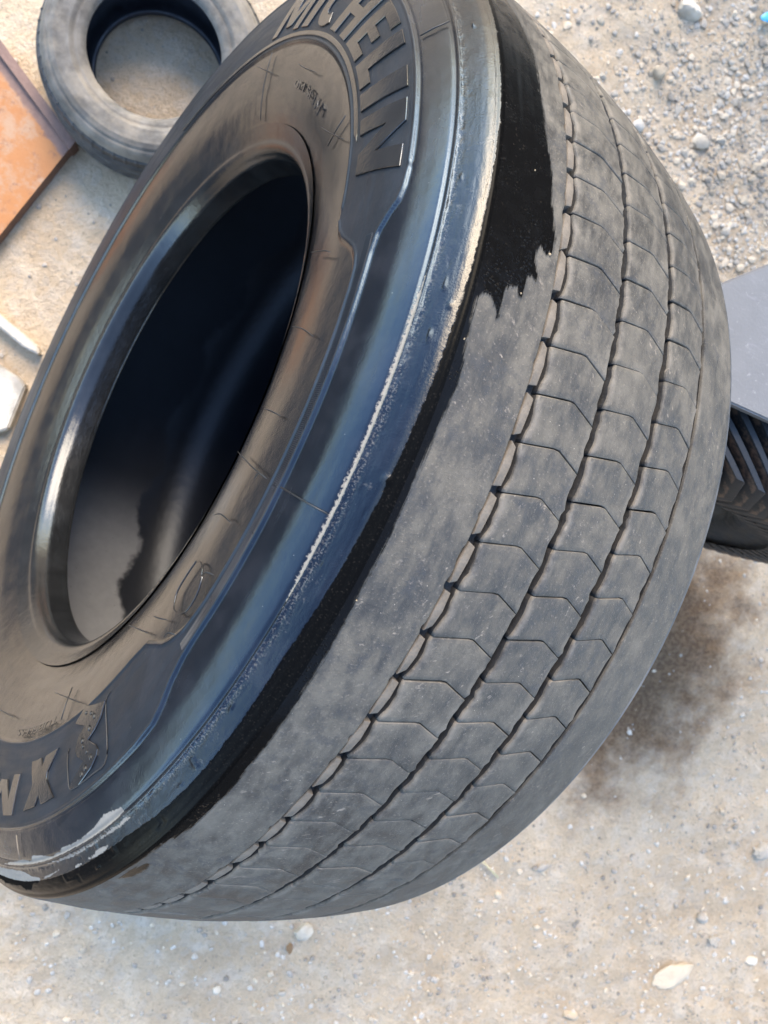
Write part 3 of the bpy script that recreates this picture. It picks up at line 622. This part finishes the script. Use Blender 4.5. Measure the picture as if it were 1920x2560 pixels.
# ------------------------------------------------------------------ lug tyre the big one leans on, and grey sheet lying on it
def stuck_grit():
    Vs, Fs, off = [], [], 0
    for i, (a, dz, s) in enumerate([(21.4, .106, .0026), (17.2, .1230, .0018), (27.5, .128, .0016), (12.0, .1545, .0018), (-7, .151, .0018)]):
        s *= .42; V, F = rock_verts(1, 300 + i, s * 1.3, s, s * .8, .4); q = math.radians(a); r = float(RT(dz)) + s * .3
        Vs.append(V + (r * math.cos(q), r * math.sin(q), ZC + dz)); Fs.append(np.array(F) + off); off += len(V)
    m, t, p = mat('stuck_sand_grain'); p.inputs['Base Color'].default_value = (.34, .24, .13, 1); p.inputs['Roughness'].default_value = .8
    link('stuck_grit', mesh('stuck_grit', np.vstack(Vs), np.vstack(Fs).tolist(), False), tyre, m, kind='stuff')
def lug_tyre():
    Rr, Wd, xc, y0 = .365, .20, -.412, -.172
    root = link('lug_tyre', None, label='black lug tyre standing under the grey rubber sheet', cat='tyre')
    root.location = (xc, y0 - Wd / 2, Rr); root.rotation_euler = (math.pi / 2, 0, 0)
    mk = rubber_plain('lug_rubber', (.007, .007, .007), .7, .5, dust_sheen=(.016, .013, .010)); 
    ml, t, p = mat('lug_rubber_brown_edge'); N = NB(t); v = N.coord('Object')
    N.l(N.mix(N.ramp(N.m('MULTIPLY', N.attr('edge'), N.noise(v, 60, 4, .7)), .34, .5), (.009, .009, .009), (.11, .065, .038)), p.inputs['Base Color']); p.inputs['Roughness'].default_value = .6
    N.l(N.bump(N.noise(v, 240, 4), .5, .001), p.inputs['Normal'])
    h = Wd / 2; Rc = Rr - .028
    car = spl([(.20, h - .05), (.205, h - .02), (.24, h - .008), (.29, h - .006), (Rc - .012, h - .02), (Rc - .003, h - .04), (Rc, h * .5), (Rc + .002, 0)], .006)
    lo = car[::-1].copy(); lo[:, 1] *= -1
    revolve('carcass', np.vstack([car, lo[1:]])[::-1], TC, mk, root)
    revolve('inner_liner', spl([(.20, h - .05), (.22, h - .05), (.31, h - .05), (Rc - .02, 0), (.31, -h + .05), (.22, -h + .05), (.20, -h + .05)], .01), TC, mk, root)
    def lug():
        V, F, E = [], [], []; ns = 15; prof = [(h + .004, Rc - .075, Rc - .060), (h + .006, Rc - .05, Rc - .012)] + [(h - .012 - (2 * h - .024) * q / 10, Rc - .03, Rr) for q in range(11)] + [(-h - .006, Rc - .05, Rc - .012), (-h - .004, Rc - .075, Rc - .060)]
        for i, (z, rl, rh) in enumerate(prof):
            ra = math.radians(40 * (h - z) / (2 * h)); half = math.radians(1.25)
            for (da, rr, e) in ((-half * 1.5, rl, 0), (-half, rh - .003, .9), (-half * .7, rh, .5), (half * .7, rh, .5), (half, rh - .003, 1), (half * 1.5, rl, 0)):
                V.append((rr * math.cos(ra + da), rr * math.sin(ra + da), z)); E.append(e)
        for i in range(ns - 1):
            for k in range(5): F.append([6 * i + k, 6 * i + k + 1, 6 * i + k + 7, 6 * i + k + 6])
        F += [list(range(6)), list(range(6 * ns - 6, 6 * ns))]
        me = mesh('lug', V, F, True, {'edge': E}, 35); bm = bmesh.new(); bm.from_mesh(me); bmesh.ops.recalc_face_normals(bm, faces=bm.faces); bm.to_mesh(me); bm.free()
        me.materials.append(ml); return me
    la = lug()
    for k in range(72):
        o = link('lug', la, root); o.rotation_euler.z = math.radians(k * 5)
    return root
LUG = lug_tyre()
def grey_sheet():
    m, t, p = mat('grey_blue_rubber_sheet'); N = NB(t); v = N.pos(); st = N.mapv(v, (30, 140, 30))
    c = N.mix(N.noise(v, 25, 5, .65), (.150, .135, .115), (.200, .180, .155))
    c = N.mix(N.ramp(N.noise(st, 1.2, 4, .7), .56, .72, 0, .6), c, (.25, .22, .20)); c = N.mix(N.ramp(N.noise(v, 130, 4, .7), .6, .75, 0, .6), c, (.34, .30, .26))
    N.l(c, p.inputs['Base Color']); p.inputs['Roughness'].default_value = .55
    N.l(N.bump(N.noise(v, 300, 4), .5, .0008), p.inputs['Normal'])
    P = [(-.254, -.3638), (-.305, -.417), (-.62, -.746), (-.93, -.62), (-.90, -.281), (-.3854, -.2547), (-.3204, -.2511), (-.235, -.246)]
    bm = bmesh.new(); vs = [bm.verts.new((x, y, .757)) for x, y in P]; f = bm.faces.new(vs)
    ex = bmesh.ops.extrude_face_region(bm, geom=[f])
    for q in ex['geom']:
        if isinstance(q, bmesh.types.BMVert): q.co.z -= .014
    bmesh.ops.recalc_face_normals(bm, faces=bm.faces); bmesh.ops.bevel(bm, geom=bm.edges[:], offset=.002, segments=2, affect='EDGES')
    link('rubber_sheet', bm_mesh('rubber_sheet', bm, True, 30), m=m, label='speckled blue-grey rubber sheet lying on the black lug tyre', cat='sheet')
grey_sheet()

# ------------------------------------------------------------------ stones, gravel, straw
def rock_verts(bm_sub, seed, sx, sy, sz, jag=.28):
    bm = bmesh.new(); bmesh.ops.create_icosphere(bm, subdivisions=bm_sub, radius=1); rg = np.random.default_rng(seed)
    V = np.array([v.co for v in bm.verts]); F = [[v.index for v in f.verts] for f in bm.faces]; bm.free()
    d = np.ones(len(V))
    for k in range(7):
        n = rg.normal(size=3); n /= np.linalg.norm(n); c = rg.uniform(.55, .95); pr = V @ n; d = np.minimum(d, np.where(pr > c, c / np.maximum(pr, 1e-6), 1))
    V = V * (d * (1 + jag * .3 * rg.normal(size=len(V))))[:, None]
    return V * (sx, sy, sz), F
stuck_grit()
M_PALE = stone_mat('pale_stone', (.48, .365, .24), (.60, .465, .315)); M_GREYS = stone_mat('grey_stone', (.30, .245, .18), (.47, .385, .285)); M_WHITE = stone_mat('white_stone', (.52, .42, .30), (.66, .55, .41)); M_SAND = stone_mat('pale_sandy_concrete', (.40, .34, .26), (.54, .46, .36), 55); M_TAN = stone_mat('tan_stone', (.40, .33, .25), (.56, .48, .38))
STN = [(-1.225, .725, .060, .027, .016, .85, M_PALE, 'long pale stone half buried at the bottom right'),
       (-.3677, .879, .020, .020, .017, .2, M_WHITE, 'crumbly whitish clod of earth below the tyre tread'),
       (-.340, -1.2256, .030, .024, .02, .4, M_WHITE, 'white stone at the top edge of the gravel'),
       (-1.33, .382, .026, .019, .013, .9, M_GREYS, 'grey stone at the right edge of the picture, nearest the lug tyre'),
       (-1.294, .614, .016, .013, .012, .3, M_GREYS, 'small bluish grey stone above the long pale stone'),
       (-1.248, .578, .015, .013, .013, .1, M_TAN, 'rounded tan stone next to the small bluish grey stone'),
       (-.8112, .5854, .015, .012, .010, 1.0, M_TAN, 'tan pebble beside the straw near the tyre tread'),
       (-.742, .679, .011, .010, .009, .5, M_PALE, 'pale pebble below the straw'),
       (-1.03, .885, .018, .015, .012, .2, M_PALE, 'pale stone cut by the bottom edge of the picture'),
       (-.2476, 1.0534, .011, .010, .009, .8, M_WHITE, 'small white stone at the bottom left'),
       (-.4821, -.996, .022, .018, .014, .2, M_WHITE, 'white stone in the middle of the gravel patch'),
       (-.331, -1.072, .020, .017, .014, .7, M_PALE, 'pale blunt stone just right of the tyre top'),
       (-.5227, -1.02, .016, .013, .012, .5, M_GREYS, 'grey stone in the dense gravel at the upper right'),
       (-.336, -.954, .016, .014, .01, 1.2, M_TAN, 'flat tan stone between the tyre and the gravel'),
       (-1.4125, .629, .016, .012, .012, .4, M_WHITE, 'white stone at the right edge below the grey stone')]
for i, (x, y, sx, sy, sz, rot, m, lb) in enumerate(STN):
    V, F = rock_verts(3 if i < 4 else 2, 40 + i, sx, sy, sz, .2)
    o = link('stone', mesh('stone', V, F, True, None, 32), m=m, label=lb, cat='stone', group='larger stones lying on the ground'); o.location = (x, y, float(ground_z(x, y)) + sz * .25); o.rotation_euler.z = rot
def gravel(name, n, m, size, region, seed, dens=None):
    rg = np.random.default_rng(seed); base = [rock_verts(1, 100 + k, 1, 1, .75, .5) for k in range(8)]; Vs, Fs, off = [], [], 0; made = 0
    while made < n:
        x, y = rg.uniform(region[0], region[1]), rg.uniform(region[2], region[3])
        if dens is not None and rg.random() > dens(x, y): continue
        s = size[0] * (size[1] / size[0]) ** (rg.random() ** 2.2); V, F = base[rg.integers(8)]; a = rg.uniform(0, 6.28); c, q = math.cos(a), math.sin(a)
        W = V * (s * rg.uniform(.8, 1.4), s, s * rg.uniform(.6, 1)); W = W @ np.array([[c, q, 0], [-q, c, 0], [0, 0, 1]])
        Vs.append(W + (x, y, float(ground_z(x, y)) + s * .15)); Fs.append(np.array(F) + off); off += len(V); made += 1
    link(name, mesh(name, np.vstack(Vs), np.vstack(Fs).tolist(), False), m=m, kind='stuff')
def den_a(x, y): return (.08 if ((x + .80) / .30) ** 2 + ((y - .13) / .42) ** 2 < 1 else 1) * max(.10, min(1, 1.2 * math.exp(-(((x + .65) / .38) ** 2 + ((y + 1.05) / .42) ** 2)) + (.30 if y > .3 and x < -.3 else .08))) * (.25 if x > .25 and y < .4 else 1)
gravel('gravel', 5500, M_GREYS, (.0016, .008), (-1.8, .95, -1.6, 1.4), 5, den_a)
gravel('gravel', 6500, M_PALE, (.0015, .0085), (-1.8, .95, -1.6, 1.4), 6, den_a)
gravel('gravel', 15000, M_TAN, (.0014, .008), (-1.8, .95, -1.6, 1.4), 7, lambda x, y: max(.25 if ((x + .80) / .30) ** 2 + ((y - .13) / .42) ** 2 > 1 else .04, den_a(x, y)) * (.3 if x > .25 and y < .4 else 1))
gravel('coarse_gravel', 750, M_GREYS, (.004, .011), (-1.3, .1, -1.55, -.55), 15, lambda x, y: math.exp(-(((x + .62) / .30) ** 2 + ((y + 1.0) / .34) ** 2)))
gravel('coarse_gravel', 800, M_PALE, (.004, .012), (-1.3, .1, -1.55, -.55), 16, lambda x, y: math.exp(-(((x + .62) / .32) ** 2 + ((y + 1.0) / .36) ** 2)))
m_st, t_, p_ = mat('dry_straw'); p_.inputs['Base Color'].default_value = (.50, .40, .22, 1); p_.inputs['Roughness'].default_value = .7
o = tube('straw', [(-.6564, .6078, .012), (-.69, .624, .009), (-.7214, .6383, .006)], .0026, m_st, None, 6, False); tag(o, 'short dry straw lying beside the bottom of the tread', 'straw')
m_wd, t_, p_ = mat('brown_bark'); p_.inputs['Base Color'].default_value = (.20, .11, .045, 1); p_.inputs['Roughness'].default_value = .8
V, F = rock_verts(2, 77, .016, .007, .005, .3); o = link('bark_chip', mesh('bark_chip', V, F, True, None, 35), m=m_wd, label='brown bark chip beside the whitish clod', cat='bark chip'); o.location = (-.351, .918, .004); o.rotation_euler.z = 1.9
m_pl, t_, p_ = mat('blue_plastic'); p_.inputs['Base Color'].default_value = (.10, .40, .62, 1); p_.inputs['Roughness'].default_value = .4
V, F = rock_verts(2, 78, .024, .012, .004, .3); o = link('plastic_scrap', mesh('plastic_scrap', V, F, True, None, 35), m=m_pl, label='scrap of light blue plastic at the right edge of the gravel', cat='plastic scrap'); o.location = (-.503, -1.293, .008); o.rotation_euler.z = .4
def slab(P, z, hgt, lb):
    bm = bmesh.new(); f = bm.faces.new([bm.verts.new((x, y, z)) for x, y in P]); ex = bmesh.ops.extrude_face_region(bm, geom=[f])
    for q in ex['geom']:
        if isinstance(q, bmesh.types.BMVert): q.co.z -= hgt
    bmesh.ops.recalc_face_normals(bm, faces=bm.faces); bmesh.ops.bevel(bm, geom=bm.edges[:], offset=.003, segments=2, affect='EDGES')
    link('concrete_piece', bm_mesh('concrete_piece', bm, True, 30), m=M_SAND, label=lb, cat='concrete', group='pale concrete pieces at the left edge')
slab([(.70, -.064), (.6345, -.034), (.59, -.021), (.5545, -.009), (.548, .004), (.575, .003), (.60, -.004), (.64, -.016), (.70, -.040)], .022, .03, 'narrow pale strip of broken concrete at the left edge')
slab([(.70, .028), (.599, .050), (.565, .056), (.548, .066), (.545, .15), (.60, .20), (.72, .20)], .018, .03, 'pale broken concrete slab at the left edge below the narrow strip')

# ------------------------------------------------------------------ dark walls added out of view, to block sky and darken the wet rubber's reflections
def unseen_walls():
    m, t, p = mat('unseen_dark_wall'); p.inputs['Base Color'].default_value = (.035, .033, .03, 1); p.inputs['Roughness'].default_value = .8
    for P, zt in ((((-6, -4.4), (.4, -4.4), (.4, -4.8), (-6, -4.8)), 4.8), (((-6, 4.6), (.7, 4.6), (.7, 4.2), (-6, 4.2)), 3.6)):
        V = [(x, y, z) for z in (-.1, zt) for x, y in P]
        link('unseen_wall', mesh('unseen_wall', V, [[3, 2, 1, 0], [4, 5, 6, 7], [0, 1, 5, 4], [1, 2, 6, 5], [2, 3, 7, 6], [3, 0, 4, 7]], False), m=m, kind='structure')
unseen_walls()
